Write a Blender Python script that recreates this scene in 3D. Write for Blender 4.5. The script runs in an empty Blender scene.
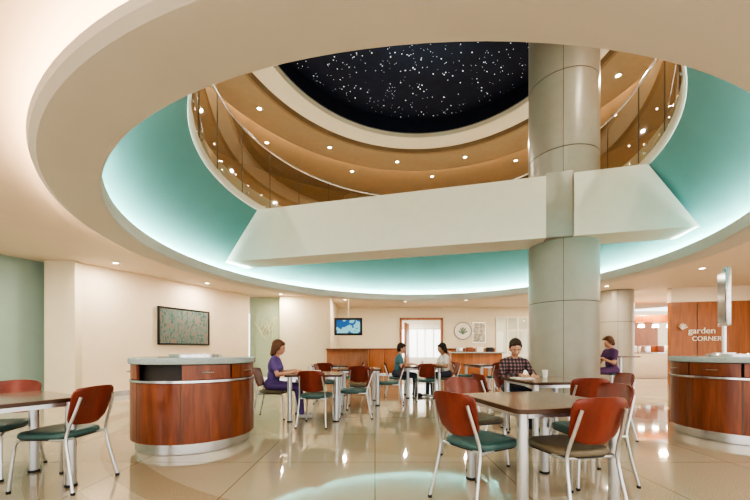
import bpy, bmesh, math, random
from mathutils import Vector, Matrix
import numpy as np
random.seed(7)
S=bpy.context.scene
COL=S.collection
CH=1.14
# ------------------------------------------------------------------ materials
MATS={}
def pmat(name,col,rough=.5,metal=0,var=.06,scale=6,spec=.5,emis=None,es=0,bump=0,stretch=(1,1,1),coat=0):
    if name in MATS: return MATS[name]
    m=bpy.data.materials.new(name); m.use_nodes=True
    nt=m.node_tree; N=nt.nodes; L=nt.links
    b=N['Principled BSDF']
    b.inputs['Roughness'].default_value=rough; b.inputs['Metallic'].default_value=metal
    b.inputs['Specular IOR Level'].default_value=spec
    b.inputs['Coat Weight'].default_value=coat
    tc=N.new('ShaderNodeTexCoord'); mp=N.new('ShaderNodeMapping'); mp.inputs['Scale'].default_value=stretch
    L.new(tc.outputs['Object'],mp.inputs['Vector'])
    nz=N.new('ShaderNodeTexNoise'); nz.inputs['Scale'].default_value=scale; nz.inputs['Detail'].default_value=4
    L.new(mp.outputs['Vector'],nz.inputs['Vector'])
    cr=N.new('ShaderNodeValToRGB')
    c=Vector(col)
    cr.color_ramp.elements[0].position=.3; cr.color_ramp.elements[1].position=.7
    cr.color_ramp.elements[0].color=(*(c*(1-var)),1); cr.color_ramp.elements[1].color=(*[min(1,x) for x in c*(1+var)],1)
    L.new(nz.outputs['Fac'],cr.inputs['Fac']); L.new(cr.outputs['Color'],b.inputs['Base Color'])
    if bump:
        bp=N.new('ShaderNodeBump'); bp.inputs['Strength'].default_value=bump; bp.inputs['Distance'].default_value=.01
        L.new(nz.outputs['Fac'],bp.inputs['Height']); L.new(bp.outputs['Normal'],b.inputs['Normal'])
    if emis:
        b.inputs['Emission Color'].default_value=(*emis,1); b.inputs['Emission Strength'].default_value=es
    MATS[name]=m; return m
def emat(name,col,s):
    return pmat(name,(.8,.8,.8),.5,emis=col,es=s)
def wood(name,c1,c2,rough=.3,sc=3,stretch=(6,6,.6)):
    m=pmat(name,c1,rough,var=0,coat=.15)
    nt=m.node_tree; N=nt.nodes; L=nt.links
    cr=[n for n in N if n.type=='VALTORGB'][0]; nz=[n for n in N if n.type=='TEX_NOISE'][0]; mp=[n for n in N if n.type=='MAPPING'][0]
    mp.inputs['Scale'].default_value=stretch; nz.inputs['Scale'].default_value=sc; nz.inputs['Detail'].default_value=8; nz.inputs['Distortion'].default_value=.6
    cr.color_ramp.elements[0].color=(*c2,1); cr.color_ramp.elements[1].color=(*c1,1)
    return m
WHITE=pmat('paint_white',(.79,.75,.67),.6,var=.015)
CEIL=pmat('paint_ceiling',(.74,.64,.53),.7,var=.015,scale=2)
RINGM=pmat('paint_ring',(.62,.58,.52),.6,var=.015,scale=2)
PEACH=pmat('paint_peach',(.78,.67,.54),.6,var=.02)
CREAM=pmat('paint_cream',(.74,.67,.53),.6,var=.02)
TEALW=pmat('paint_teal_wall',(.30,.41,.37),.6,var=.04,scale=1.2)
GREENW=pmat('paint_green_wall',(.40,.48,.35),.6,var=.03)
BOWL=pmat('paint_bowl_teal',(.12,.29,.28),.5,var=.03,scale=1.5)
BEIGE2=pmat('paint_beige_upper',(.35,.27,.18),.55,var=.04)
BROWN2=pmat('paint_brown_upper',(.26,.18,.11),.6,var=.05)
COLM=pmat('column_panel',(.36,.33,.28),.33,var=.03)
SEAM=pmat('seam_dark',(.10,.085,.07),.6)
STEEL=pmat('brushed_steel',(.70,.71,.73),.25,1,var=.05,scale=20)
CHROME=pmat('satin_tube',(.62,.64,.67),.28,.85,var=.03)
DARK=pmat('dark_recess',(.03,.025,.022),.5)
BLACK=pmat('black_plastic',(.015,.015,.017),.35)
CHERRY=wood('cherry_wood',(.27,.078,.032),(.14,.036,.017),.28,3)
CHERRYC=wood('cherry_chair',(.21,.036,.021),(.14,.023,.014),.3,2)
WOODW=wood('wood_panel_wall',(.38,.14,.05),(.25,.085,.03),.35,2)
KTOP=pmat('solid_surface_top',(.36,.43,.44),.12,var=.12,scale=60)
TTOP=pmat('table_laminate',(.25,.19,.15),.12,var=.15,scale=50)
TEDGE=pmat('table_edge',(.07,.035,.02),.35)
SEATT=pmat('vinyl_teal',(.05,.115,.115),.4,var=.08,bump=.1)
SEATO=pmat('vinyl_olive',(.14,.115,.075),.4,var=.08,bump=.1)
NAVY=pmat('star_ceiling_navy',(.010,.014,.040),.8,var=.2)
STAR=emat('fibre_star',(.85,.9,1),3)
LAMP=emat('lamp_warm',(1,.88,.70),16)
COVE_T=emat('cove_tube_cool',(.80,1,.95),120)
COVE_W=emat('cove_tube_warm',(1,.66,.38),55)
COVE_O=emat('cove_tube_outer',(1,.72,.50),38)

def floor_mat():
    m=bpy.data.materials.new('terrazzo_floor'); m.use_nodes=True
    nt=m.node_tree; N=nt.nodes; L=nt.links; b=N['Principled BSDF']
    tc=N.new('ShaderNodeTexCoord')
    nz=N.new('ShaderNodeTexNoise'); nz.inputs['Scale'].default_value=120; nz.inputs['Detail'].default_value=3
    L.new(tc.outputs['Object'],nz.inputs['Vector'])
    cr=N.new('ShaderNodeValToRGB'); cr.color_ramp.elements[0].position=.38; cr.color_ramp.elements[1].position=.62
    cr.color_ramp.elements[0].color=(.31,.265,.195,1); cr.color_ramp.elements[1].color=(.57,.505,.395,1)
    L.new(nz.outputs['Fac'],cr.inputs['Fac'])
    vm=N.new('ShaderNodeVectorMath'); vm.operation='DISTANCE'; vm.inputs[1].default_value=(1.05,7.0,0)
    L.new(tc.outputs['Object'],vm.inputs[0])
    rr=N.new('ShaderNodeValToRGB'); rr.color_ramp.interpolation='CONSTANT'
    e=rr.color_ramp.elements
    e[0].position=0; e[0].color=(.92,.90,.86,1); e[1].position=.2; e[1].color=(1,1,1,1)
    for p,c in [(.30,(.80,.78,.72,1)),(.32,(1.0,.99,.96,1)),(.335,(.80,.78,.74,1)),(.355,(1,1,1,1)),(.50,(.86,.84,.80,1)),(.515,(1,1,1,1))]:
        x=e.new(p); x.color=c
    md=N.new('ShaderNodeMath'); md.operation='DIVIDE'; md.inputs[1].default_value=16
    L.new(vm.outputs['Value'],md.inputs[0]); L.new(md.outputs[0],rr.inputs['Fac'])
    mx=N.new('ShaderNodeMix'); mx.data_type='RGBA'; mx.blend_type='MULTIPLY'; mx.inputs[0].default_value=1
    L.new(cr.outputs['Color'],mx.inputs[6]); L.new(rr.outputs['Color'],mx.inputs[7])
    br=N.new('ShaderNodeTexBrick'); br.offset=0; br.inputs['Scale'].default_value=1
    br.inputs['Brick Width'].default_value=1.2; br.inputs['Row Height'].default_value=1.2; br.inputs['Mortar Size'].default_value=.006
    br.inputs['Color1'].default_value=(1,1,1,1); br.inputs['Color2'].default_value=(.94,.94,.94,1); br.inputs['Mortar'].default_value=(.55,.5,.42,1)
    L.new(tc.outputs['Object'],br.inputs['Vector'])
    m2=N.new('ShaderNodeMix'); m2.data_type='RGBA'; m2.blend_type='MULTIPLY'; m2.inputs[0].default_value=1
    L.new(mx.outputs[2],m2.inputs[6]); L.new(br.outputs['Color'],m2.inputs[7])
    L.new(m2.outputs[2],b.inputs['Base Color'])
    b.inputs['Roughness'].default_value=.05; b.inputs['Specular IOR Level'].default_value=1.0
    MATS['floor']=m; return m
FLOORM=floor_mat()
def glass_mat(name,tint,f0=.05,f1=.5):
    m=bpy.data.materials.new(name); m.use_nodes=True
    nt=m.node_tree; N=nt.nodes; L=nt.links
    N.remove(N['Principled BSDF'])
    t=N.new('ShaderNodeBsdfTransparent'); t.inputs['Color'].default_value=(*tint,1)
    g=N.new('ShaderNodeBsdfGlossy'); g.inputs['Roughness'].default_value=.03
    lw=N.new('ShaderNodeLayerWeight'); lw.inputs['Blend'].default_value=.5
    pw=N.new('ShaderNodeMath'); pw.operation='POWER'; pw.inputs[1].default_value=3
    ma=N.new('ShaderNodeMath'); ma.operation='MULTIPLY_ADD'; ma.inputs[1].default_value=f1; ma.inputs[2].default_value=f0
    L.new(lw.outputs['Facing'],pw.inputs[0]); L.new(pw.outputs[0],ma.inputs[0])
    x=N.new('ShaderNodeMixShader')
    L.new(ma.outputs[0],x.inputs[0]); L.new(t.outputs[0],x.inputs[1]); L.new(g.outputs[0],x.inputs[2])
    L.new(x.outputs[0],N['Material Output'].inputs['Surface'])
    return m
GLASS=glass_mat('guard_glass',(.74,.70,.60),.16)
WGLASS=glass_mat('window_glass',(.9,.95,.93))

# ------------------------------------------------------------------ mesh builder
class MB:
    def __init__(s): s.v=[];s.f=[];s.m=[];s.mats=[]
    def mi(s,mat):
        if mat not in s.mats: s.mats.append(mat)
        return s.mats.index(mat)
    def add(s,vs,fs,mat,M=None):
        o=len(s.v); i=s.mi(mat)
        for v in vs:
            v=Vector(v); s.v.append(M@v if M else v)
        for f in fs: s.f.append([o+k for k in f]); s.m.append(i)
    def box(s,c,size,mat,bev=0,rz=0,M=None):
        bm=bmesh.new(); bmesh.ops.create_cube(bm,size=1)
        bmesh.ops.scale(bm,vec=size,verts=bm.verts)
        if bev: bmesh.ops.bevel(bm,geom=bm.edges[:],offset=bev,segments=2,profile=.5,affect='EDGES')
        T=Matrix.Translation(c)@Matrix.Rotation(rz,4,'Z')
        if M: T=M@T
        bm.verts.index_update()
        s.add([v.co.copy() for v in bm.verts],[[v.index for v in f.verts] for f in bm.faces],mat,T); bm.free()
    def tube(s,pts,r,mat,n=10,M=None,smooth=0,caps=True):
        P=[Vector(p) for p in pts]
        for _ in range(smooth):
            Q=[P[0]]
            for a,b in zip(P[:-1],P[1:]): Q+= [a*.75+b*.25,a*.25+b*.75]
            Q.append(P[-1]); P=Q
        R=r if isinstance(r,(list,tuple)) else [r]*len(P)
        vs=[];fs=[]
        t0=(P[1]-P[0]).normalized(); up=Vector((0,0,1)) if abs(t0.z)<.9 else Vector((1,0,0))
        u=t0.cross(up).normalized()
        for i,p in enumerate(P):
            t=((P[min(i+1,len(P)-1)]-P[max(i-1,0)])).normalized()
            u=(u-t*u.dot(t)).normalized(); w=t.cross(u)
            for k in range(n):
                a=2*math.pi*k/n; vs.append(p+(u*math.cos(a)+w*math.sin(a))*R[min(i,len(R)-1)])
        for i in range(len(P)-1):
            for k in range(n):
                a=i*n+k;b=i*n+(k+1)%n; fs.append([a,b,b+n,a+n])
        if caps: fs.append(list(range(n))[::-1]); fs.append([(len(P)-1)*n+k for k in range(n)])
        s.add(vs,fs,mat,M)
    def lathe(s,prof,mat,n=48,c=(0,0),cap=True,M=None):
        vs=[];fs=[]
        for r,z in prof:
            for k in range(n):
                a=2*math.pi*k/n; vs.append((c[0]+r*math.cos(a),c[1]+r*math.sin(a),z))
        for i in range(len(prof)-1):
            for k in range(n):
                a=i*n+k;b=i*n+(k+1)%n; fs.append([a,b,b+n,a+n])
        if cap: fs.append(list(range(n))[::-1]); fs.append([(len(prof)-1)*n+k for k in range(n)])
        s.add(vs,fs,mat,M)
    def obj(s,name,loc=(0,0,0),rz=0,ang=35,recalc=True,parent=None):
        me=bpy.data.meshes.new(name); me.from_pydata([tuple(v) for v in s.v],[],s.f)
        for m in s.mats: me.materials.append(m)
        me.polygons.foreach_set('material_index',s.m)
        if recalc:
            bm=bmesh.new(); bm.from_mesh(me); bmesh.ops.recalc_face_normals(bm,faces=bm.faces[:]); bm.to_mesh(me); bm.free()
        me.polygons.foreach_set('use_smooth',[True]*len(me.polygons))
        me.set_sharp_from_angle(angle=math.radians(ang))
        o=bpy.data.objects.new(name,me); COL.objects.link(o); o.location=loc; o.rotation_euler=(0,0,rz)
        if parent: o.parent=parent
        return o
def inst(o,loc,rz=0):
    n=bpy.data.objects.new(o.name.split('.')[0],o.data); COL.objects.link(n); n.location=loc; n.rotation_euler=(0,0,rz); return n

# ------------------------------------------------------------------ atrium rings
CX,CY=.97,7.02
def rp(th,r): return (CX+r*(.945*math.cos(th)+.07*math.sin(th)), CY+r*math.sin(th))
def ring(name,prof,mat,n=180,closed=False):
    vs=[];fs=[]
    for r,z in prof:
        for k in range(n):
            x,y=rp(2*math.pi*k/n,r); vs.append((x,y,z))
    m=len(prof)
    for i in range(m if closed else m-1):
        for k in range(n):
            a=i*n+k;b=i*n+(k+1)%n; j=((i+1)%m)*n
            fs.append([a,b,j+(k+1)%n,j+k])
    b=MB(); b.add(vs,fs,mat); return b
CZ=3.12; RZ=2.84
# lower ceiling (annulus out to room limits)
ring('c',[(5.38,CZ),(7.5,CZ),(10,CZ),(15.5,CZ),(15.5,CZ+.1),(5.38,CZ+.1)],CEIL,closed=True).obj('ceiling')
# dropped ring soffit with cove lips on both edges
ring('r',[(5.05,RZ+.02),(5.07,RZ),(5.42,RZ),(5.51,RZ+.012),(5.555,RZ+.045),(5.57,RZ+.09),(5.55,RZ+.10),(5.51,RZ+.06),(5.40,RZ+.06),(5.40,CZ+.02),(5.37,CZ+.02),(5.37,RZ+.05),(5.10,RZ+.05),(5.10,RZ+.2),(5.05,RZ+.2)],RINGM,closed=True).obj('ceiling_ring_soffit',ang=28)
ring('t',[(5.38,CZ+.01),(5.355,RZ+.06),(5.32,RZ+.14),(5.02,3.35),(4.6,3.88),(4.18,4.40)],BOWL).obj('ceiling_bowl',ang=60)
ring('l',[(5.16,RZ+.06),(5.21,RZ+.06),(5.21,RZ+.11),(5.16,RZ+.11)],COVE_T,closed=True).obj('cove_light_bowl')
ring('l',[(5.45,RZ+.062),(5.48,RZ+.062),(5.48,RZ+.085),(5.45,RZ+.085)],COVE_O,closed=True).obj('cove_light_ring')
# second-floor slab, walls, ceiling
UZ=7.90
ring('s',[(4.18,4.38),(4.15,4.41),(4.15,4.60),(4.19,4.62),(4.19,4.80),(4.3,4.85),(8.9,4.85),(8.9,4.6),(4.4,4.45)],WHITE,closed=True).obj('floor_upper_slab')
ring('w',[(8.7,4.85),(8.7,UZ+.05)],BEIGE2).obj('wall_upper')
ring('w',[(8.66,4.85),(8.66,6.1)],BROWN2).obj('trim_upper_wainscot')
ring('c',[(5.3,UZ),(7.3,UZ),(8.9,UZ)],BEIGE2).obj('ceiling_upper')
ring('c',[(4.35,7.55),(4.36,7.52),(5.60,7.52),(5.64,7.54),(5.64,7.60),(5.61,7.60),(5.59,7.56),(5.38,7.56),(5.38,UZ+.01)],BEIGE2).obj('ceiling_upper_ring')
ring('l',[(5.48,7.565),(5.54,7.565),(5.54,7.60),(5.48,7.60)],COVE_W,closed=True).obj('cove_light_upper')
ring('r',[(3.62,7.66),(3.66,7.54),(4.26,7.54),(4.32,7.60),(4.38,7.74)],WHITE).obj('ceiling_oculus_trim')
ring('r',[(4.30,7.62),(4.34,7.46),(4.42,7.46),(4.46,7.74)],BROWN2).obj('trim_oculus_outer')
ring('r',[(3.62,7.64),(3.66,8.1),(.001,8.1)],NAVY).obj('ceiling_star_dome')
# stars
b=MB()
for i in range(900):
    th=random.random()*6.283; r=3.6*math.sqrt(random.random()); x,y=rp(th,r); s=random.choice([.004,.005,.006,.007,.009,.013])
    b.add([(x+s*math.cos(a),y+s*math.sin(a),8.088) for a in (0,1.047,2.094,3.1416,4.189,5.236)],[[0,1,2,3,4,5]],STAR)
b.obj('fibre_optic_stars',recalc=False)
# glass guard
b=ring('g',[(4.13,4.52),(4.13,5.92)],GLASS)
n=120
P=[(*rp(2*math.pi*k/n,4.14),5.95) for k in range(n+1)]
b.tube(P,.025,STEEL,n=8)
for k in range(26):
    x,y=rp(2*math.pi*k/26+.1,4.125); b.box((x,y,5.22),(.010,.010,1.4),SEAM)
    for z in (4.6,4.76): b.tube([rp(2*math.pi*k/26+.05,4.115)+(z,),rp(2*math.pi*k/26+.05,4.18)+(z,)],.02,STEEL,n=8)
b.obj('balcony_glass_guard')
# upper downlights
b=MB()
for k in range(26):
    for r in (5.0,6.8):
        if (k+int(r))%2: continue
        x,y=rp(2*math.pi*k/26,r); z=7.52 if r<5.8 else UZ
        b.lathe([(.06,z-.012),(.06,z+.01)],LAMP,n=12,c=(x,y))
        b.lathe([(.06,z-.018),(.085,z-.018),(.085,z+.01),(.06,z+.01)],STEEL,n=12,c=(x,y),cap=False)
b.obj('upper_downlights')
# lower downlights
b=MB(); dl=[]
for k in range(18):
    for r in (7.4,9.6,12.2):
        th=2*math.pi*k/18+.17*r; x,y=rp(th,r)
        if y<-3.5 or y>16 or x<-6.5+.42*(y-9.5) or x>10.5: continue
        dl.append((x,y))
        b.lathe([(.06,CZ-.006),(.06,CZ+.01)],LAMP,n=12,c=(x,y))
        b.lathe([(.06,CZ-.012),(.085,CZ-.012),(.085,CZ+.01)],WHITE,n=12,c=(x,y),cap=False)
b.obj('recessed_downlights')

# ------------------------------------------------------------------ bridge beam
A=Vector((-3.0,8.3)); B=Vector((4.78,6.2)); A2=Vector((-3.80,8.51)); B2=Vector((5.5,6.0))
d=(B-A).normalized(); nrm=Vector((-d.y,d.x))
def lerp(a,b,t): return a+(b-a)*t
def beam(name,ta,tb):
    b=MB(); T=.72
    def pt(x): t=(x-A.x)/(B.x-A.x); return lerp(A,B,t)
    at=A if ta is None else pt(ta); ab=A2 if ta is None else pt(ta)
    bt=B if tb is None else pt(tb); bb=B2 if tb is None else pt(tb)
    zb,zt=3.24,4.40
    F=[(*ab,zb),(*bb,zb),(*bt,zt),(*at,zt)]
    K=[(p[0]+nrm.x*T,p[1]+nrm.y*T,p[2]) for p in F]
    b.add(F+K,[[0,1,2,3],[7,6,5,4],[0,4,5,1],[1,5,6,2],[2,6,7,3],[3,7,4,0]],WHITE); return b.obj(name)
beam('ceiling_beam',None,3.20); beam('ceiling_beam',3.66,None)
b=MB(); mid=lerp(A,B,(3.43-A.x)/(B.x-A.x))+nrm*.40
b.box((mid.x,mid.y,3.86),(.47,.72,1.22),COLM,bev=.01,rz=math.atan2(d.y,d.x)); b.obj('trim_beam_bracket')
# ------------------------------------------------------------------ columns
def column(loc,R,H):
    b=MB(); z=0
    b.lathe([(R+.02,0),(R+.02,.12)],STEEL,n=64)
    b.lathe([(R-.01,0.1),(R-.01,H)],SEAM,n=64)
    z=.12
    for hh in [1.95]+[1.45]*8:
        z2=min(z+hh,H)
        for q in range(2):
            a0=q*math.pi+1.1+.006; a1=(q+1)*math.pi+1.1-.006
            vs=[];fs=[];n=32
            for (rr,zz) in ((R-.012,z+.008),(R,z+.008),(R,z2-.008),(R-.012,z2-.008)):
                for k in range(n+1):
                    a=a0+(a1-a0)*k/n; vs.append((rr*math.cos(a),rr*math.sin(a),zz))
            for i in range(3):
                for k in range(n): 
                    p=i*(n+1)+k; fs.append([p,p+1,p+n+2,p+n+1])
            b.add(vs,fs,COLM)
        z=z2
        if z>=H: break
    return b.obj('round_column',loc,recalc=False)
column((3.83,7.22,0),.645,8.09)
column((8.15,12.0,0),.52,CZ)

# ------------------------------------------------------------------ floor & walls
b=MB(); b.box((2,5.5,-.1),(32,27,.2),FLOORM); b.obj('floor')
b=MB(); b.lathe([(.75,.0005),(.75,.002)],pmat('terrazzo_red',(.20,.09,.06),.08),n=64); b.lathe([(.79,.0004),(.79,.0012)],pmat('terrazzo_pale',(.55,.46,.36),.08),n=64); b.obj('trim_floor_medallion',(5.1,6.2,0))
def wall(name,p0,p1,mat,z0=0,z1=CZ,t=.15,base=True,side=1):
    p0=Vector(p0);p1=Vector(p1); d=(p1-p0); L=d.length; d.normalize(); n=Vector((-d.y,d.x))*side
    c=(p0+p1)/2+n*t/2
    b=MB(); b.box((c.x,c.y,(z0+z1)/2),(L,t,z1-z0),mat,rz=math.atan2(d.y,d.x)); o=b.obj(name)
    if base:
        b=MB(); c=(p0+p1)/2-n*.008; b.box((c.x,c.y,.06),(L,.016,.12),CHERRY if base==2 else STEEL,rz=math.atan2(d.y,d.x)); b.obj('baseboard_'+name.replace('wall_',''))
    return o
wall('wall_left_teal',(-9.6,2.5),(-7.38,8.3),TEALW)
wall('wall_left_teal_near',(-9.6,-4),(-9.6,2.5),TEALW)
b=MB(); b.box((-6.98,8.05,CZ/2),(.62,.5,CZ),CREAM,bev=.01,rz=.12); b.obj('wall_pier_left')
wall('wall_left_peach',(-6.72,7.95),(-4.6,12.9),PEACH)
wall('wall_niche_green',(-4.75,13.45),(-3.45,13.45),GREENW)
wall('wall_block_cream',(-3.5,13.0),(-1.65,13.0),CREAM,t=.5)
wall('wall_block_return',(-1.72,13.45),(-1.72,16.5),CREAM,side=1)
FW=16.5
wall('wall_far_left',(-2.2,FW),(1.15,FW),CREAM)
wall('wall_far_header',(1.15,FW),(3.15,FW),CREAM,z0=2.55,base=False)
wall('wall_far_mid',(3.15,FW),(5.6,FW),CREAM)
wall('wall_far_header_2',(5.6,FW),(8.2,FW),CREAM,z0=2.7,base=False)
wall('wall_far_right',(8.2,FW+1.5),(16,FW+1.5),PEACH)
wall('wall_lobby_back',(-1,19.5),(9,19.5),WHITE)
# wood wainscot + panels on far wall
b=MB()
for x0,x1 in ((-1.7,1.1),(3.2,5.6)):
    k=int((x1-x0)/.7); w=(x1-x0)/k
    for i in range(k): b.box((x0+w*(i+.5),FW-.02,.62),(w-.02,.04,1.1),WOODW,bev=.004)
    b.box(((x0+x1)/2,FW-.03,1.19),(x1-x0,.07,.05),CHERRY)
b.obj('trim_wainscot_far')
b=MB()
b.box((-1.0,12.9,.6),(1.5,.05,1.1),WOODW,bev=.004); b.box((-1.0,12.9,1.17),(1.56,.16,.05),CHERRY,bev=.005); b.obj('low_partition_panel')
# wood door, frames
b=MB()
for x in (1.2,3.1): b.box((x,FW-.03,1.3),(.1,.2,2.6),WOODW)
b.box((2.15,FW-.03,2.58),(2.0,.2,.1),WOODW)
b.obj('door_frame_1')
b=MB(); b.box((1.5,FW+.2,1.2),(.06,.9,2.4),WOODW,bev=.01,rz=-.3); b.box((1.46,FW-.1,1.05),(.04,.04,.3),STEEL); b.obj('door_1')
SKYP=emat('daylight_glazing',(.85,.95,1),1.6)
b=MB()
for i in range(4):
    x=1.4+i*.9; b.box((x,19.38,1.5),(.8,.04,1.6),SKYP); 
    b.box((x,19.35,1.5),(.05,.05,1.7),WHITE)
b.box((2.7,19.35,2.3),(3.8,.06,.08),WHITE); b.box((2.7,19.35,.7),(3.8,.06,.08),WHITE)
b.obj('window_1')
b=MB()
for i in range(6):
    b.box((5.65+i*.5,FW,1.35),(.07,.1,2.7),WHITE)
for z in (.08,.9,2.05,2.66): b.box((6.9,FW,z),(2.6,.08,.07),WHITE)
b.box((6.9,FW,1.35),(2.5,.012,2.6),WGLASS); b.obj('window_2')
# service counter at back
b=MB(); b.box((4.4,15.6,.5),(2.2,.6,1.0),WOODW,bev=.01); b.box((4.4,15.55,1.03),(2.3,.75,.05),KTOP,bev=.005)
for i in range(4): b.box((3.7+i*.45,15.6,1.16),(.28,.25,.2),[STEEL,CHERRY,WHITE,BLACK][i],bev=.015)
b.obj('service_counter')
# round emblem sign and small signs
b=MB(); M=Matrix.Translation((4.08,FW-.03,2.03))@Matrix.Rotation(math.pi/2,4,'X')
b.lathe([(.42,-.02),(.42,.02)],pmat('emblem_ring',(.35,.33,.28),.4),n=40,M=M); b.lathe([(.37,.0),(.37,.028)],WHITE,n=40,M=M)
GE=pmat('emblem_green',(.16,.28,.2),.4)
for k in range(5):
    a=.35+k*.6; b.tube([(.0,-.16,.03),(.2*math.cos(a),-.1+.26*math.sin(a),.034)],[.012,.04],GE,n=8,M=M)
b.obj('round_wall_emblem')
b=MB(); b.box((4.85,FW-.03,1.95),(.55,.03,.9),pmat('poster_print',(.5,.48,.4),.5,var=.5,scale=9),bev=.005); b.box((4.85,FW-.02,1.95),(.6,.02,.95),STEEL); b.obj('wall_poster')
# framed painting on peach wall
def wallpt(t,off): 
    p0=Vector((-6.72,7.95)); p1=Vector((-4.6,12.9)); d=(p1-p0).normalized(); n=Vector((d.y,-d.x)); p=p0+d*t+n*off; return p,d
p,dd=wallpt(2.75,.04); az=math.atan2(dd.y,dd.x)
paint=bpy.data.materials.new('painting_canvas'); paint.use_nodes=True
nt=paint.node_tree;N=nt.nodes;L=nt.links
tc=N.new('ShaderNodeTexCoord'); mp=N.new('ShaderNodeMapping'); mp.inputs['Scale'].default_value=(3,3,1.2); nz=N.new('ShaderNodeTexNoise'); nz.inputs['Scale'].default_value=3; nz.inputs['Distortion'].default_value=2.5; nz.inputs['Detail'].default_value=6
cr=N.new('ShaderNodeValToRGB'); cr.color_ramp.elements[0].position=.35; cr.color_ramp.elements[0].color=(.05,.11,.10,1); cr.color_ramp.elements[1].position=.66; cr.color_ramp.elements[1].color=(.30,.16,.13,1)
x=cr.color_ramp.elements.new(.5); x.color=(.14,.22,.21,1)
L.new(tc.outputs['Object'],mp.inputs[0]);L.new(mp.outputs[0],nz.inputs[0]);L.new(nz.outputs[0],cr.inputs[0]);L.new(cr.outputs[0],N['Principled BSDF'].inputs['Base Color'])
b=MB(); b.box((0,0,0),(1.62,.02,1.0),paint)
for z in (.51,-.51): b.box((0,.0,z),(1.70,.05,.04),BLACK,bev=.004)
for x in (.83,-.83): b.box((x,.0,0),(.04,.05,1.06),BLACK,bev=.004)
b.obj('framed_painting',(p.x,p.y,1.82),az)
# twig wall sculpture
b=MB()
TW=pmat('twig_cream',(.75,.72,.5),.5)
for i in range(16):
    x=random.uniform(-.25,.25); z=random.uniform(-.5,.2); a=random.uniform(.9,2.2); l=random.uniform(.3,.6)
    q=Vector((x,0,z)); e=q+Vector((math.cos(a)*l,0,math.sin(a)*l)); m=(q+e)/2+Vector((random.uniform(-.06,.06),-.03,0))
    b.tube([q,m,e],[.012,.01,.005],TW,n=6)
    b.tube([m,m+Vector((random.uniform(-.2,.2),-.01,.15))],[.008,.004],TW,n=6)
b.obj('twig_wall_sculpture',(-4.1,13.40,2.0))
# hanging tv
TVS=bpy.data.materials.new('tv_screen'); TVS.use_nodes=True
nt=TVS.node_tree;N=nt.nodes;L=nt.links; ck=N.new('ShaderNodeTexNoise'); ck.inputs['Scale'].default_value=3; tc=N.new('ShaderNodeTexCoord'); cr=N.new('ShaderNodeValToRGB')
cr.color_ramp.interpolation='CONSTANT'; cr.color_ramp.elements[0].color=(.02,.12,.35,1); cr.color_ramp.elements[1].position=.5; cr.color_ramp.elements[1].color=(.3,.65,.7,1)
N['Principled BSDF'].inputs['Base Color'].default_value=(.01,.01,.01,1)
L.new(tc.outputs['Object'],ck.inputs[0]);L.new(ck.outputs[0],cr.inputs[0]);L.new(cr.outputs[0],N['Principled BSDF'].inputs['Emission Color']); N['Principled BSDF'].inputs['Emission Strength'].default_value=.8
b=MB(); b.box((0,0,0),(1.0,.06,.62),BLACK,bev=.01); b.box((0,-.032,0),(.84,.004,.47),TVS); b.tube([(0,.05,.1),(0,.05,CZ-1.97)],.02,WHITE); b.box((0,.04,0),(.3,.05,.3),BLACK)
b.obj('hanging_television',(-.95,12.6,1.97))
# servery on right
wall('wall_wood_right',(9.45,11.3),(13.6,10.4),WOODW,z1=2.66,t=.2,base=2)
wall('wall_wood_right_bulkhead',(9.45,11.3),(13.6,10.4),PEACH,z0=2.66,t=.22,base=False)
wall('wall_right',(13.6,10.4),(13.6,4),PEACH)
b=MB()
for i in range(1,6):
    t=i/6; q=Vector((9.45,11.3)).lerp(Vector((13.6,10.4)),t); b.box((q.x,q.y-.004,1.31),(.015,.02,2.6),SEAM)
b.obj('trim_wood_seams')
def text(s,size,loc,rz,mat,name):
    c=bpy.data.curves.new(name,'FONT'); c.body=s; c.size=size; c.extrude=.01; c.align_x='LEFT'
    o=bpy.data.objects.new(name,c); COL.objects.link(o); o.location=loc; o.rotation_euler=(math.pi/2,0,rz); c.materials.append(mat); return o
rz=math.atan2(-.9,4.15)
SG=pmat('sign_white',(.85,.82,.74),.4)
e=bpy.data.objects.new('wall_sign',None); COL.objects.link(e)
for s,size,x,z in (('garden',.27,9.88,1.66),('CORNER',.20,9.98,1.43)):
    t=(x-9.45)/4.15; o=text(s,size,(x,11.3-.9*t-.03,z),rz,SG,'sign_lettering'); o.parent=e
b=MB()
for k in range(5):
    a=.5+k*.5; b.tube([(9.70,11.18,1.78),(9.70+.15*math.cos(a),11.15,1.78+.19*math.sin(a))],[.01,.022],SG,n=6)
o=b.obj('leaf_motif'); o.parent=e
b=MB()
b.box((11.2,14.5,.5),(3.4,.7,1.0),WHITE,bev=.01); b.box((11.2,14.45,1.02),(3.5,.85,.05),STEEL,bev=.005)
for i in range(6): b.box((9.8+i*.55,14.4,1.18),(.4,.3,.26),[CHERRY,WHITE,STEEL][i%3],bev=.02)
b.obj('servery_counter')
b=MB(); b.box((11.6,15.0,2.45),(4.2,.5,.30),WOODW,bev=.02)
for i in range(5): b.lathe([(.09,2.22),(.12,2.10),(.10,2.09)],LAMP,n=16,c=(10.0+i*.6,14.9)); b.tube([(10.0+i*.6,14.9,2.2),(10.0+i*.6,14.9,2.35)],.01,BLACK)
for x in (9.6,13.6): b.tube([(x,15.0,0),(x,15.0,2.4)],.05,WOODW)
b.obj('servery_canopy')
b=MB(); b.box((11.5,17.9,1.4),(5.5,.12,2.4),WOODW,bev=.01); b.obj('trim_servery_back_panel')
b=MB(); b.box((11.3,17.80,1.9),(2.4,.06,.7),pmat('menu_board',(.25,.2,.14),.4,var=.6,scale=8,emis=(1,.8,.5),es=.3),bev=.01); b.box((11.3,17.815,1.9),(2.5,.04,.8),BLACK); b.obj('trim_menu_board')

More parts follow.
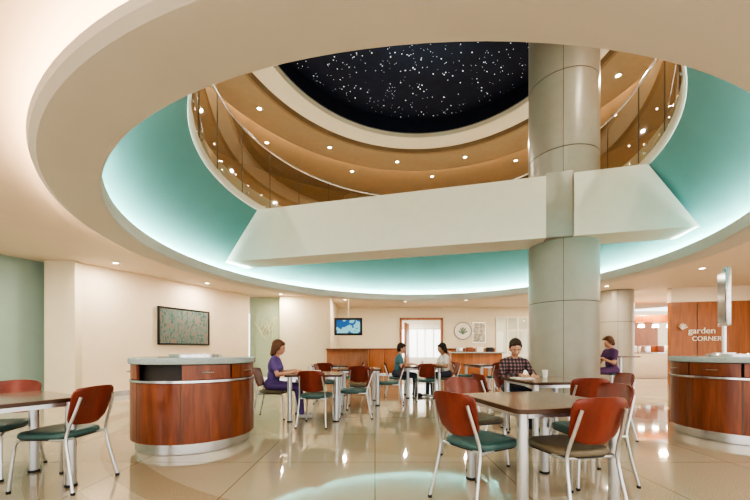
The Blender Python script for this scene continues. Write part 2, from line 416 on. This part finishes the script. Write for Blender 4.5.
# ------------------------------------------------------------------ kiosks
def kiosk():
    b=MB()
    b.lathe([(.62,0),(.64,.005),(.64,.115),(.62,.125)],STEEL,n=72)
    b.lathe([(.67,.12),(.685,.125),(.685,.775),(.67,.78)],CHERRY,n=72)
    for k in range(8):
        a=2*math.pi*k/8+.25; b.box((.68*math.cos(a),.68*math.sin(a),.45),(.014,.008,.65),SEAM,rz=a)
    b.lathe([(.67,.78),(.692,.782),(.692,.808),(.67,.81)],STEEL,n=72)
    b.lathe([(.60,.80),(.60,.985)],DARK,n=72)
    for k in range(8):
        a=2*math.pi*k/8+.25
        if k in (5,):  continue
        n=8; da=2*math.pi/8
        vs=[];fs=[]
        for rr,zz in ((.65,.815),(.68,.815),(.68,.975),(.65,.975)):
            for i in range(n+1):
                q=a+.02+(da-.04)*i/n; vs.append((rr*math.cos(q),rr*math.sin(q),zz))
        for j in range(4):
            for i in range(n):
                p0=j*(n+1)+i; p1=((j+1)%4)*(n+1)+i; fs.append([p0,p0+1,p1+1,p1])
        for i in (0,n): fs.append([i,i+n+1,i+2*(n+1),i+3*(n+1)])
        b.add(vs,fs,CHERRY)
        q=a+da/2; b.tube([(.68*math.cos(q-.09),.68*math.sin(q-.09),.895),(.705*math.cos(q-.08),.705*math.sin(q-.08),.895),(.712*math.cos(q),.712*math.sin(q),.895),(.705*math.cos(q+.08),.705*math.sin(q+.08),.895),(.68*math.cos(q+.09),.68*math.sin(q+.09),.895)],.006,STEEL,n=6)
    b.lathe([(.69,.98),(.705,.985),(.71,1.0),(.71,1.045),(.70,1.055),(.01,1.056)],KTOP,n=72)
    b.lathe([(.3,1.05),(.3,1.085),(.28,1.09)],STEEL,n=48)
    return b.obj('round_condiment_kiosk',(-2.25,4.45,0))
k1=kiosk(); inst(k1,(4.82,4.72,0),.6)
# display on post by the right kiosk
b=MB(); b.tube([(0,0,1.10),(0,0,1.6)],.025,STEEL); b.box((0,0,1.86),(.05,.50,.78),STEEL,bev=.008); b.box((-.028,0,1.86),(.004,.44,.70),pmat('display_face',(.06,.09,.12),.15)); b.lathe([(.12,1.09),(.12,1.105)],STEEL,n=24)
b.obj('display_stand',(4.83,4.90,0.0),-.60)

# ------------------------------------------------------------------ tables
def table():
    b=MB(); s=.9
    def sq(h,z,mat,zt):
        pts=[]; rc=.06
        for cx,cy,a0 in ((1,1,0),(-1,1,90),(-1,-1,180),(1,-1,270)):
            for k in range(7):
                a=math.radians(a0+15*k); pts.append((cx*(h-rc)+rc*math.cos(a),cy*(h-rc)+rc*math.sin(a)))
        n=len(pts); b.add([(x,y,z) for x,y in pts]+[(x,y,zt) for x,y in pts],[list(range(n))[::-1],[n+i for i in range(n)]]+[[i,(i+1)%n,n+(i+1)%n,n+i] for i in range(n)],mat)
    sq(.45,.716,TEDGE,.746); sq(.445,.745,TTOP,.75)
    for sx in (1,-1):
        for sy in (1,-1):
            b.tube([(sx*.37,sy*.37,.0),(sx*.37,sy*.37,.02)],.045,BLACK,n=20); b.tube([(sx*.37,sy*.37,.015),(sx*.37,sy*.37,.716)],.038,CHROME,n=20)
        b.box((sx*.37,0,.695),(.03,.72,.04),CHROME); b.box((0,sx*.37,.695),(.72,.03,.04),CHROME)
    return b.obj('cafe_table')
t0=table(); t0.location=(1.29,2.85,0); t0.rotation_euler=(0,0,.21)
for (x,y,r) in ((-3.05,2.82,-.5),(2.3,4.75,.1),(-1.0,6.0,.05),(-.35,7.6,.1),(1.15,8.75,0),(-1.2,9.2,.2),(3.0,9.6,.3)): inst(t0,(x,y,0),r)

# ------------------------------------------------------------------ chairs
def chair(seatmat):
    b=MB()
    for s in (1,-1):
        b.tube([(s*.225,-.30,.01),(s*.205,-.25,.22),(s*.195,-.21,.42),(s*.19,-.225,.50),(s*.18,-.268,.62),(s*.165,-.310,.76)],.012,CHROME,smooth=1)
        b.tube([(s*.225,.235,.01),(s*.205,.215,.30),(s*.20,.20,.41),(s*.195,.10,.425),(s*.195,-.21,.42)],.012,CHROME,smooth=1)
        for y,x in ((-.30,.225),(.235,.225)): b.tube([(s*x,y,0),(s*x,y,.02)],.016,BLACK,n=10)
    b.tube([(-.195,.08,.42),(.195,.08,.42)],.01,CHROME); b.tube([(-.195,-.19,.42),(.195,-.19,.42)],.01,CHROME)
    nu,nv=14,12; F=[];
    for side in (0,1):
        for j in range(nv+1):
            v=j/nv
            hw=(.180+.032*v)*(1-.22*abs(2*v-1)**7)
            for i in range(nu+1):
                u=2*i/nu-1
                y=-.222-.085*v+.045*u*u-.02
                z=.535+.295*v+.012*(1-u*u)*(1 if v>.5 else -1)*abs(2*v-1)
                F.append((u*hw,y-(.014 if side else 0),z))
    fs=[]; W=nu+1; H=nv+1; O=W*H
    for j in range(nv):
        for i in range(nu):
            a=j*W+i; fs.append([a,a+1,a+W+1,a+W]); fs.append([O+a+W,O+a+W+1,O+a+1,O+a])
    edge=[i for i in range(W)]+[j*W+nu for j in range(1,H)]+[nv*W+i for i in range(nu-1,-1,-1)]+[j*W for j in range(nv-1,0,-1)]
    for k in range(len(edge)): a=edge[k];c=edge[(k+1)%len(edge)]; fs.append([a,O+a,O+c,c])
    b.add(F,fs,CHERRYC)
    def se(sc,z,n=36):
        o=[]
        for k in range(n):
            a=2*math.pi*k/n; c,s_=math.cos(a),math.sin(a)
            x=math.copysign(abs(c)**.55,c)*.225*sc; y=math.copysign(abs(s_)**.55,s_)*.225*sc
            x*=1+.08*(y/.22); o.append((x,y+.01,z))
        return o
    lay=[(.93,.428),(.99,.434),(1.0,.448),(.99,.462),(.95,.472),(.8,.478),(.4,.474),(.02,.472)]
    vs=[];fs=[];n=36
    for sc,z in lay: vs+=se(sc,z)
    for i in range(len(lay)-1):
        for k in range(n): fs.append([i*n+k,i*n+(k+1)%n,(i+1)*n+(k+1)%n,(i+1)*n+k])
    fs.append(list(range(n))[::-1]); fs.append([(len(lay)-1)*n+k for k in range(n)])
    b.add(vs,fs,seatmat)
    vs=se(.96,.420)+se(.96,.429); b.add(vs,[list(range(n))[::-1],[n+k for k in range(n)]]+[[k,(k+1)%n,n+(k+1)%n,n+k] for k in range(n)],BLACK)
    return b.obj('dining_chair',ang=50)
cT=chair(SEATT); cO=chair(SEATO)
def place(o,x,y,dx,dy,first=[]):
    rz=math.atan2(dy,dx)-math.pi/2
    if o.name not in first: first.append(o.name); o.location=(x,y,0); o.rotation_euler=(0,0,rz); return o
    return inst(o,(x,y,0),rz)
place(cT,.80,2.72,.84,.54)
place(cO,1.40,2.56,-.20,.98)
place(cT,1.86,3.12,-1,-.1)
place(cO,1.02,3.62,.3,-1)
place(cT,-2.66,3.02,-1,.05)
place(cT,-3.50,3.25,.2,-1)
place(cO,-2.95,2.05,.0,1)
place(cO,1.62,4.62,1,.1)
place(cT,2.35,4.12,.05,1)
place(cT,2.98,4.65,-1,.1)
place(cO,2.09,5.40,-.05,-1)
place(cO,-1.72,6.0,1,0)
place(cT,-.9,5.42,.1,1); place(cT,-.35,6.05,-1,0)
place(cO,-.3,7.0,0,1); place(cT,.3,7.5,-1,.1); place(cT,-1.0,7.7,1,0)
place(cT,.55,8.8,1,0); place(cO,1.75,8.7,-1,0); place(cT,1.15,8.1,0,1)
place(cO,-1.2,8.6,0,1); place(cT,-.6,9.2,-1,0); place(cT,2.4,9.6,1,0); place(cT,3.1,9.0,0,1); place(cO,3.65,9.7,-1,0)

# ------------------------------------------------------------------ people
def capsule(p0,p1,r0,r1,n=14):
    p0=Vector(p0);p1=Vector(p1);t=(p1-p0); L=t.length; t=t.normalized() if L>1e-6 else Vector((0,0,1))
    u=t.cross(Vector((0,0,1)) if abs(t.z)<.9 else Vector((1,0,0))).normalized(); w=t.cross(u)
    pr=[]
    for k in range(5): a=math.pi/2*k/5; pr.append((-r0*math.cos(a),r0*math.sin(a)+1e-4))
    pr.append((0,r0)); pr.append((L,r1))
    for k in range(1,6): a=math.pi/2*k/5; pr.append((L+r1*math.sin(a),r1*math.cos(a)+1e-4))
    vs=[];fs=[]
    for s,r in pr:
        for k in range(n): a=2*math.pi*k/n; vs.append(p0+t*s+(u*math.cos(a)+w*math.sin(a))*r)
    for i in range(len(pr)-1):
        for k in range(n): fs.append([i*n+k,i*n+(k+1)%n,(i+1)*n+(k+1)%n,(i+1)*n+k])
    fs.append(list(range(n))[::-1]); fs.append([(len(pr)-1)*n+k for k in range(n)])
    return vs,fs
def ellips(c,r,n=20,m=12):
    vs=[];fs=[]
    for j in range(m+1):
        ph=math.pi*j/m
        for k in range(n):
            a=2*math.pi*k/n; s=max(math.sin(ph),.004); vs.append(Vector((c[0]+r[0]*s*math.cos(a),c[1]+r[1]*s*math.sin(a),c[2]+r[2]*math.cos(ph))))
    for j in range(m):
        for k in range(n): fs.append([j*n+k,j*n+(k+1)%n,(j+1)*n+(k+1)%n,(j+1)*n+k])
    fs.append(list(range(n))); fs.append([m*n+k for k in range(n)][::-1])
    return vs,fs
def blend(name,parts,voxel,M,parent,smooth=6):
    """union of all parts by voxel remesh -> one continuous surface"""
    V=[];F=[]
    for p in parts:
        vs,fs=capsule(*p[1:5]) if p[0]=='c' else ellips(*p[1:3])
        o=len(V); V+=[tuple(v) for v in vs]; F+=[[o+i for i in f] for f in fs]
    me=bpy.data.meshes.new('tmp'); me.from_pydata(V,[],F)
    bm=bmesh.new(); bm.from_mesh(me); bmesh.ops.recalc_face_normals(bm,faces=bm.faces[:]); bm.to_mesh(me); bm.free()
    o=bpy.data.objects.new('tmp',me); COL.objects.link(o)
    r=o.modifiers.new('r','REMESH'); r.mode='VOXEL'; r.voxel_size=voxel; r.use_smooth_shade=True
    s=o.modifiers.new('s','SMOOTH'); s.iterations=smooth; s.factor=.5
    dg=bpy.context.evaluated_depsgraph_get(); m2=bpy.data.meshes.new_from_object(o.evaluated_get(dg))
    bpy.data.objects.remove(o)
    mats=[]
    for p in parts:
        if p[-1] not in mats: mats.append(p[-1])
    m2.materials.clear()
    for m in mats: m2.materials.append(m)
    n=len(m2.polygons); C=np.empty(n*3); m2.polygons.foreach_get('center',C); C=C.reshape(-1,3)
    best=np.full(n,1e9); idx=np.zeros(n,dtype=int)
    for p in parts:
        if p[0]=='c':
            a=np.array(p[1]);bb=np.array(p[2]); ab=bb-a; t=np.clip(((C-a)@ab)/max(ab@ab,1e-9),0,1); d=np.linalg.norm(C-(a+t[:,None]*ab),axis=1)-(p[3]+(p[4]-p[3])*t)
        else:
            rr=np.array(p[2]); d=(np.linalg.norm((C-np.array(p[1]))/rr,axis=1)-1)*rr.min()
        k=d<best; best[k]=d[k]; idx[k]=mats.index(p[-1])
    m2.polygons.foreach_set('material_index',idx.tolist()); m2.polygons.foreach_set('use_smooth',[True]*n)
    m2.name=name
    o=bpy.data.objects.new(name,m2); COL.objects.link(o); o.parent=parent; o.matrix_local=M
    return o
SKIN=pmat('skin_light',(.55,.30,.21),.5,var=.04); SKIN2=pmat('skin_tan',(.40,.22,.14),.5,var=.04)
LIPS=pmat('lips',(.42,.16,.12),.5); EYEW=pmat('eye_white',(.6,.56,.52),.3); IRIS=pmat('iris',(.04,.025,.02),.2)
I4=Matrix.Identity(4)
def hand(name,wrist,dirv,palm,side,mat,parent,curl=.5):
    d=Vector(dirv).normalized(); n=Vector(palm); n=(n-d*n.dot(d)).normalized(); u=d.cross(n)*side
    w=Vector(wrist); P=[]
    P.append(('c',w-d*.03,w+d*.02,.026,.026,mat))
    for k in (-1.5,-.5,.5,1.5): P.append(('c',w+d*.015+u*k*.011,w+d*.085+u*k*.019,.013,.011,mat))
    for k,l in ((1.5,.068),(.5,.078),(-.5,.072),(-1.5,.056)):
        p=w+d*.088+u*k*.0205; a=curl*.35
        for seg,(f,r0,r1) in enumerate(((.45,.0092,.0085),(.31,.0085,.0078),(.24,.0078,.0068))):
            dd=d*math.cos(a)+n*math.sin(a)+u*k*.03; q=p+dd*l*f; P.append(('c',p,q,r0,r1,mat)); p=q; a+=curl*.75
    p=w+d*.022+u*.022
    q=p+(d*.6+u*.75+n*.25).normalized()*.042; P.append(('c',p,q,.013,.0105,mat)); r=q+(d*.9+u*.25+n*.3).normalized()*.030; P.append(('c',q,r,.0105,.009,mat)); s=r+(d*.95+n*.35).normalized()*.024; P.append(('c',r,s,.009,.0075,mat))
    return blend(name,[(a[0],tuple(a[1]),tuple(a[2]),*a[3:]) for a in P],.0045,I4,parent,2)
def figure(name,loc,rz,seat,shirt,pants,hair,skin,shoe,wr,elb,kneeY=.44,kneeS=.10,ankY=.44,ankZ=.09,lean=0.0,pitch=0,yaw=0,female=False,sleeve='short',hairlong=0,scale=1.0):
    root=bpy.data.objects.new(name,None); COL.objects.link(root); root.location=loc; root.rotation_euler=(0,0,rz); root.scale=(scale,)*3
    z=seat; w=.9 if female else 1.0
    def sp(h,y=0): return (0,y+lean*h,z+h)
    P=[]
    P.append(('e',(0,-.01,z+.10),(.165,.125,.115),pants))
    P.append(('e',sp(.24),(.138*w,.105,.15),shirt)); P.append(('e',sp(.40,.0),(.158*w,.112,.16),shirt))
    if female:
        for s in (1,-1): P.append(('e',(s*.07,lean*.38+.085,z+.38),(.058,.05,.055),shirt))
    shz=.50; sh=[(s*.165*w,lean*shz,z+shz) for s in (1,-1)]
    for s,q in zip((1,-1),sh):
        P.append(('c',(s*.05,lean*.5-.005,z+.53),q,.058,.055,shirt))
    nb=Vector((0,lean*.55-.01,z+.55)); nt_=Vector((0,lean*.66+.012,z+.632))
    P.append(('c',tuple(nb),tuple(nt_),.055,.050,skin)); P.append(('e',(0,lean*.54-.01,z+.545),(.080,.065,.035),shirt))
    for i,s in enumerate((1,-1)):
        e=Vector((s*elb[i][0],elb[i][1],z+elb[i][2])); wv=Vector((s*wr[i][0],wr[i][1],z+wr[i][2])); q=Vector(sh[i])
        if sleeve=='short':
            m=q.lerp(e,.62); P.append(('c',tuple(q),tuple(m),.056,.050,shirt)); P.append(('c',tuple(m),tuple(e),.040,.037,skin)); P.append(('c',tuple(e),tuple(wv),.037,.025,skin))
        else:
            P.append(('c',tuple(q),tuple(e),.056,.044,shirt)); m=e.lerp(wv,.86); P.append(('c',tuple(e),tuple(m),.044,.034,shirt)); P.append(('c',tuple(m),tuple(wv),.027,.025,skin))
        dv=(wv-e).normalized(); dv=Vector((dv.x*.8,dv.y,dv.z*.3-.05))
        hip=(s*.085,.02,z+.085); kn=(s*kneeS,kneeY,z+.055); an=(s*(kneeS-.005),ankY+(.02*s if ankZ<.2 else 0),ankZ)
        P.append(('c',hip,kn,.083,.060,pants)); P.append(('c',kn,an,.058,.042,pants))
        P.append(('c',(an[0],an[1]-.025,ankZ-.045),(an[0]+s*.01,an[1]+.15,ankZ-.052),.038,.034,shoe)); P.append(('c',(an[0],an[1],ankZ),(an[0],an[1],ankZ-.04),.038,.036,shoe))
        hand('hand',wv,dv,(0,.0,-1),1 if s<0 else -1,skin,root,.55)
    blend('body',P,.012,I4,root,5)
    M=Matrix.Translation(nt_)@Matrix.Rotation(yaw,4,'Z')@Matrix.Rotation(pitch,4,'X')@Matrix.Scale(1.06,4)
    H=[('c',(0,0,-.07),(0,.005,.03),.046,.05,skin),('e',(0,.01,.105),(.073,.093,.088),skin),('e',(0,.035,.055),(.058,.068,.075),skin),('e',(0,.062,.005),(.030,.03,.022),skin),
       ('c',(0,.100,.082),(0,.116,.055),.008,.012,skin),('e',(0,.093,.097),(.05,.014,.012),skin),
       ('e',(.073,.01,.07),(.010,.02,.032),skin),('e',(-.073,.01,.07),(.010,.02,.032),skin),('e',(.034,.078,.052),(.02,.018,.02),skin),('e',(-.034,.078,.052),(.02,.018,.02),skin),
       ('e',(0,.098,.026),(.020,.009,.0065),LIPS)]
    blend('head',H,.0055,M,root,3)
    b=MB()
    for s in (1,-1):
        vs,fs=ellips((s*.029,.090,.083),(.012,.009,.0055)); b.add(vs,fs,EYEW); vs,fs=ellips((s*.029,.0972,.083),(.005,.003,.005)); b.add(vs,fs,IRIS)
        vs,fs=capsule((s*.016,.106,.099),(s*.045,.097,.099),.0035,.0025); b.add(vs,fs,hair)
    o=b.obj('eyes',parent=root); o.matrix_local=M
    Hh=[('e',(0,-.014,.132),(.086,.100,.088),hair),('e',(0,-.040,.08),(.082,.072,.09),hair),('e',(0,.040,.166),(.064,.052,.034),hair),('e',(.025,.068,.160),(.038,.026,.020),hair),('e',(-.030,.062,.163),(.033,.028,.020),hair)]
    for s in (1,-1): Hh.append(('c',(s*.074,.03,.125),(s*.075,.022,.085),.014,.008,hair))
    if hairlong:
        for s in (1,-1): Hh.append(('c',(s*.07,-.005,.12),(s*.075,-.01,.12-hairlong),.026,.018,hair)); Hh.append(('c',(s*.04,-.06,.1),(s*.05,-.06,.1-hairlong),.04,.028,hair))
        Hh.append(('c',(.06,.045,.155),(.078,.03,.06),.018,.012,hair));Hh.append(('c',(-.06,.045,.155),(-.078,.03,.06),.018,.012,hair))
    blend('hair',Hh,.007,M,root,2)
    return root
plaid=bpy.data.materials.new('plaid_shirt'); plaid.use_nodes=True
nt=plaid.node_tree;N=nt.nodes;L=nt.links; tc=N.new('ShaderNodeTexCoord')
prev=None
for ax in ('X','Z'):
    wv=N.new('ShaderNodeTexWave'); wv.bands_direction=ax; wv.inputs['Scale'].default_value=6; L.new(tc.outputs['Object'],wv.inputs[0])
    if prev is None: prev=wv
    else:
        mm=N.new('ShaderNodeMath'); mm.operation='ADD'; L.new(prev.outputs['Fac'],mm.inputs[0]); L.new(wv.outputs['Fac'],mm.inputs[1])
dv=N.new('ShaderNodeMath'); dv.operation='MULTIPLY'; dv.inputs[1].default_value=.5; L.new(mm.outputs[0],dv.inputs[0])
cr=N.new('ShaderNodeValToRGB'); cr.color_ramp.elements[0].position=.25; cr.color_ramp.elements[0].color=(.03,.025,.035,1); cr.color_ramp.elements[1].position=.95; cr.color_ramp.elements[1].color=(.30,.20,.20,1)
x=cr.color_ramp.elements.new(.6); x.color=(.12,.06,.07,1)
L.new(dv.outputs[0],cr.inputs[0]); L.new(cr.outputs[0],N['Principled BSDF'].inputs['Base Color']); N['Principled BSDF'].inputs['Roughness'].default_value=.8
PURP=pmat('scrubs_purple',(.13,.08,.27),.8,bump=.2); PURP2=pmat('scrubs_plum',(.12,.05,.15),.8,bump=.2); JEAN=pmat('denim',(.05,.06,.10),.8); TEALS=pmat('shirt_teal',(.08,.20,.24),.8); WHT=pmat('shirt_white',(.75,.73,.7),.8)
HB=pmat('hair_black',(.015,.011,.01),.55); HBR=pmat('hair_auburn',(.12,.045,.02),.55); HD=pmat('hair_dark_brown',(.03,.017,.012),.55)
SHB=pmat('shoe_dark',(.03,.03,.03),.5); SHW=pmat('shoe_light',(.6,.6,.6),.5)
figure('seated_man',(2.10,5.42,0),math.pi+.05,.46,plaid,JEAN,HD,SKIN,SHB,wr=[(.05,.40,.32),(.14,.38,.32)],elb=[(.24,.17,.29),(.26,.17,.29)],lean=.12,pitch=-.38,yaw=-.25,sleeve='long')
figure('seated_woman',(-1.74,6.0,0),-math.pi/2,.46,PURP,PURP,HBR,SKIN,SHW,wr=[(.08,.40,.32),(.10,.36,.33)],elb=[(.22,.15,.27),(.22,.12,.29)],lean=.10,pitch=-.25,female=True,hairlong=.14,ankY=.50)
figure('seated_man',(.55,8.8,0),-math.pi/2-.2,.46,TEALS,JEAN,HD,SKIN,SHB,wr=[(.1,.38,.33),(.12,.34,.33)],elb=[(.23,.14,.28),(.23,.12,.28)],lean=.12,pitch=-.2)
figure('seated_woman',(1.75,8.7,0),math.pi/2+.3,.46,WHT,JEAN,HB,SKIN2,SHW,wr=[(.1,.38,.33),(.12,.34,.33)],elb=[(.23,.14,.28),(.23,.12,.28)],lean=.12,pitch=-.25,female=True,hairlong=.12)
figure('seated_woman',(5.28,7.9,0),math.pi/2+.1,.60,PURP2,PURP2,HBR,SKIN,SHB,wr=[(.06,.32,.40),(.08,.30,.36)],elb=[(.21,.12,.25),(.21,.12,.25)],lean=.06,pitch=-.3,female=True,hairlong=.08,ankY=.36,ankZ=.28)
# stool, high table
b=MB(); b.lathe([(.19,.59),(.2,.60),(.2,.615),(.17,.63)],SEATT,n=32); b.lathe([(.025,.02),(.025,.6)],CHROME,n=16); b.lathe([(.2,0),(.2,.015),(.03,.04)],CHROME,n=32)
b.lathe([(.17,.22),(.18,.225),(.17,.23)],CHROME,n=32)
for k in range(3): a=k*2.094; b.tube([(0,0,.225),(.17*math.cos(a),.17*math.sin(a),.225)],.008,CHROME)
b.obj('bar_stool',(5.28,7.9,0))
b=MB(); b.lathe([(.01,.97),(.38,.97),(.38,1.0),(.01,1.0)],TTOP,n=48); b.lathe([(.035,.02),(.035,.97)],CHROME,n=16); b.lathe([(.26,0),(.26,.015),(.04,.04)],CHROME,n=32); b.obj('high_round_table',(5.75,8.3,0))
# tabletop bits
b=MB(); b.box((0,0,.006),(.26,.19,.012),WHT); b.box((.0,.0,.0135),(.008,.19,.004),pmat('paper_blue',(.3,.35,.5),.6)); b.obj('open_book',(2.02,4.86,.75),.1)
b=MB(); b.lathe([(.028,0),(.036,.10),(.038,.10),(.038,.108),(.01,.110)],WHT,n=24); cup=b.obj('paper_cup',(2.40,5.0,.75)); inst(cup,(-1.15,6.25,.75)); inst(cup,(1.2,8.95,.75))
b=MB(); b.box((0,0,.005),(.28,.2,.01),pmat('tray_brown',(.2,.12,.07),.5),bev=.004); b.box((0,0,.03),(.14,.1,.04),WHT,bev=.01); b.obj('food_tray',(-.98,5.95,.75),.1)

# ------------------------------------------------------------------ lighting
W=bpy.data.worlds.new('W'); S.world=W; W.use_nodes=True
bg=W.node_tree.nodes['Background']; bg.inputs[0].default_value=(1,.98,.95,1); bg.inputs[1].default_value=2.2  # added ambient fill, entering where walls are left out behind and to the right
def area(name,loc,sz,e,col,rot=(0,0,0)):
    l=bpy.data.lights.new(name,'AREA'); l.shape='DISK'; l.size=sz; l.energy=e; l.color=col
    o=bpy.data.objects.new(name,l); COL.objects.link(o); o.location=loc; o.rotation_euler=rot; return o
for i,(x,y) in enumerate(dl):
    area('downlight_lamp',(x,y,CZ-.02),.12,36,(1,.88,.72))
for k in range(8):
    x,y=rp(2*math.pi*k/8+.2,5.0); area('upper_downlight_lamp',(x,y,7.48),.15,90,(1,.86,.68))
for x in (10.2,11.6): area('servery_lamp',(x,14.2,3.0),.3,90,(1,.78,.5))
for x in (2.0,6.5): area('lobby_lamp',(x,18,3.0),.4,60,(1,.9,.75))
# ------------------------------------------------------------------ camera
c=bpy.data.cameras.new('camera'); co=bpy.data.objects.new('camera',c); COL.objects.link(co); S.camera=co
co.location=(0,0,CH); co.rotation_euler=(math.pi/2,0,0); c.sensor_width=36; c.lens=17; c.shift_y=100/750; c.clip_start=.05
S.view_settings.view_transform='AgX'
try: S.view_settings.look='AgX - High Contrast'
except: pass
S.view_settings.exposure=.2
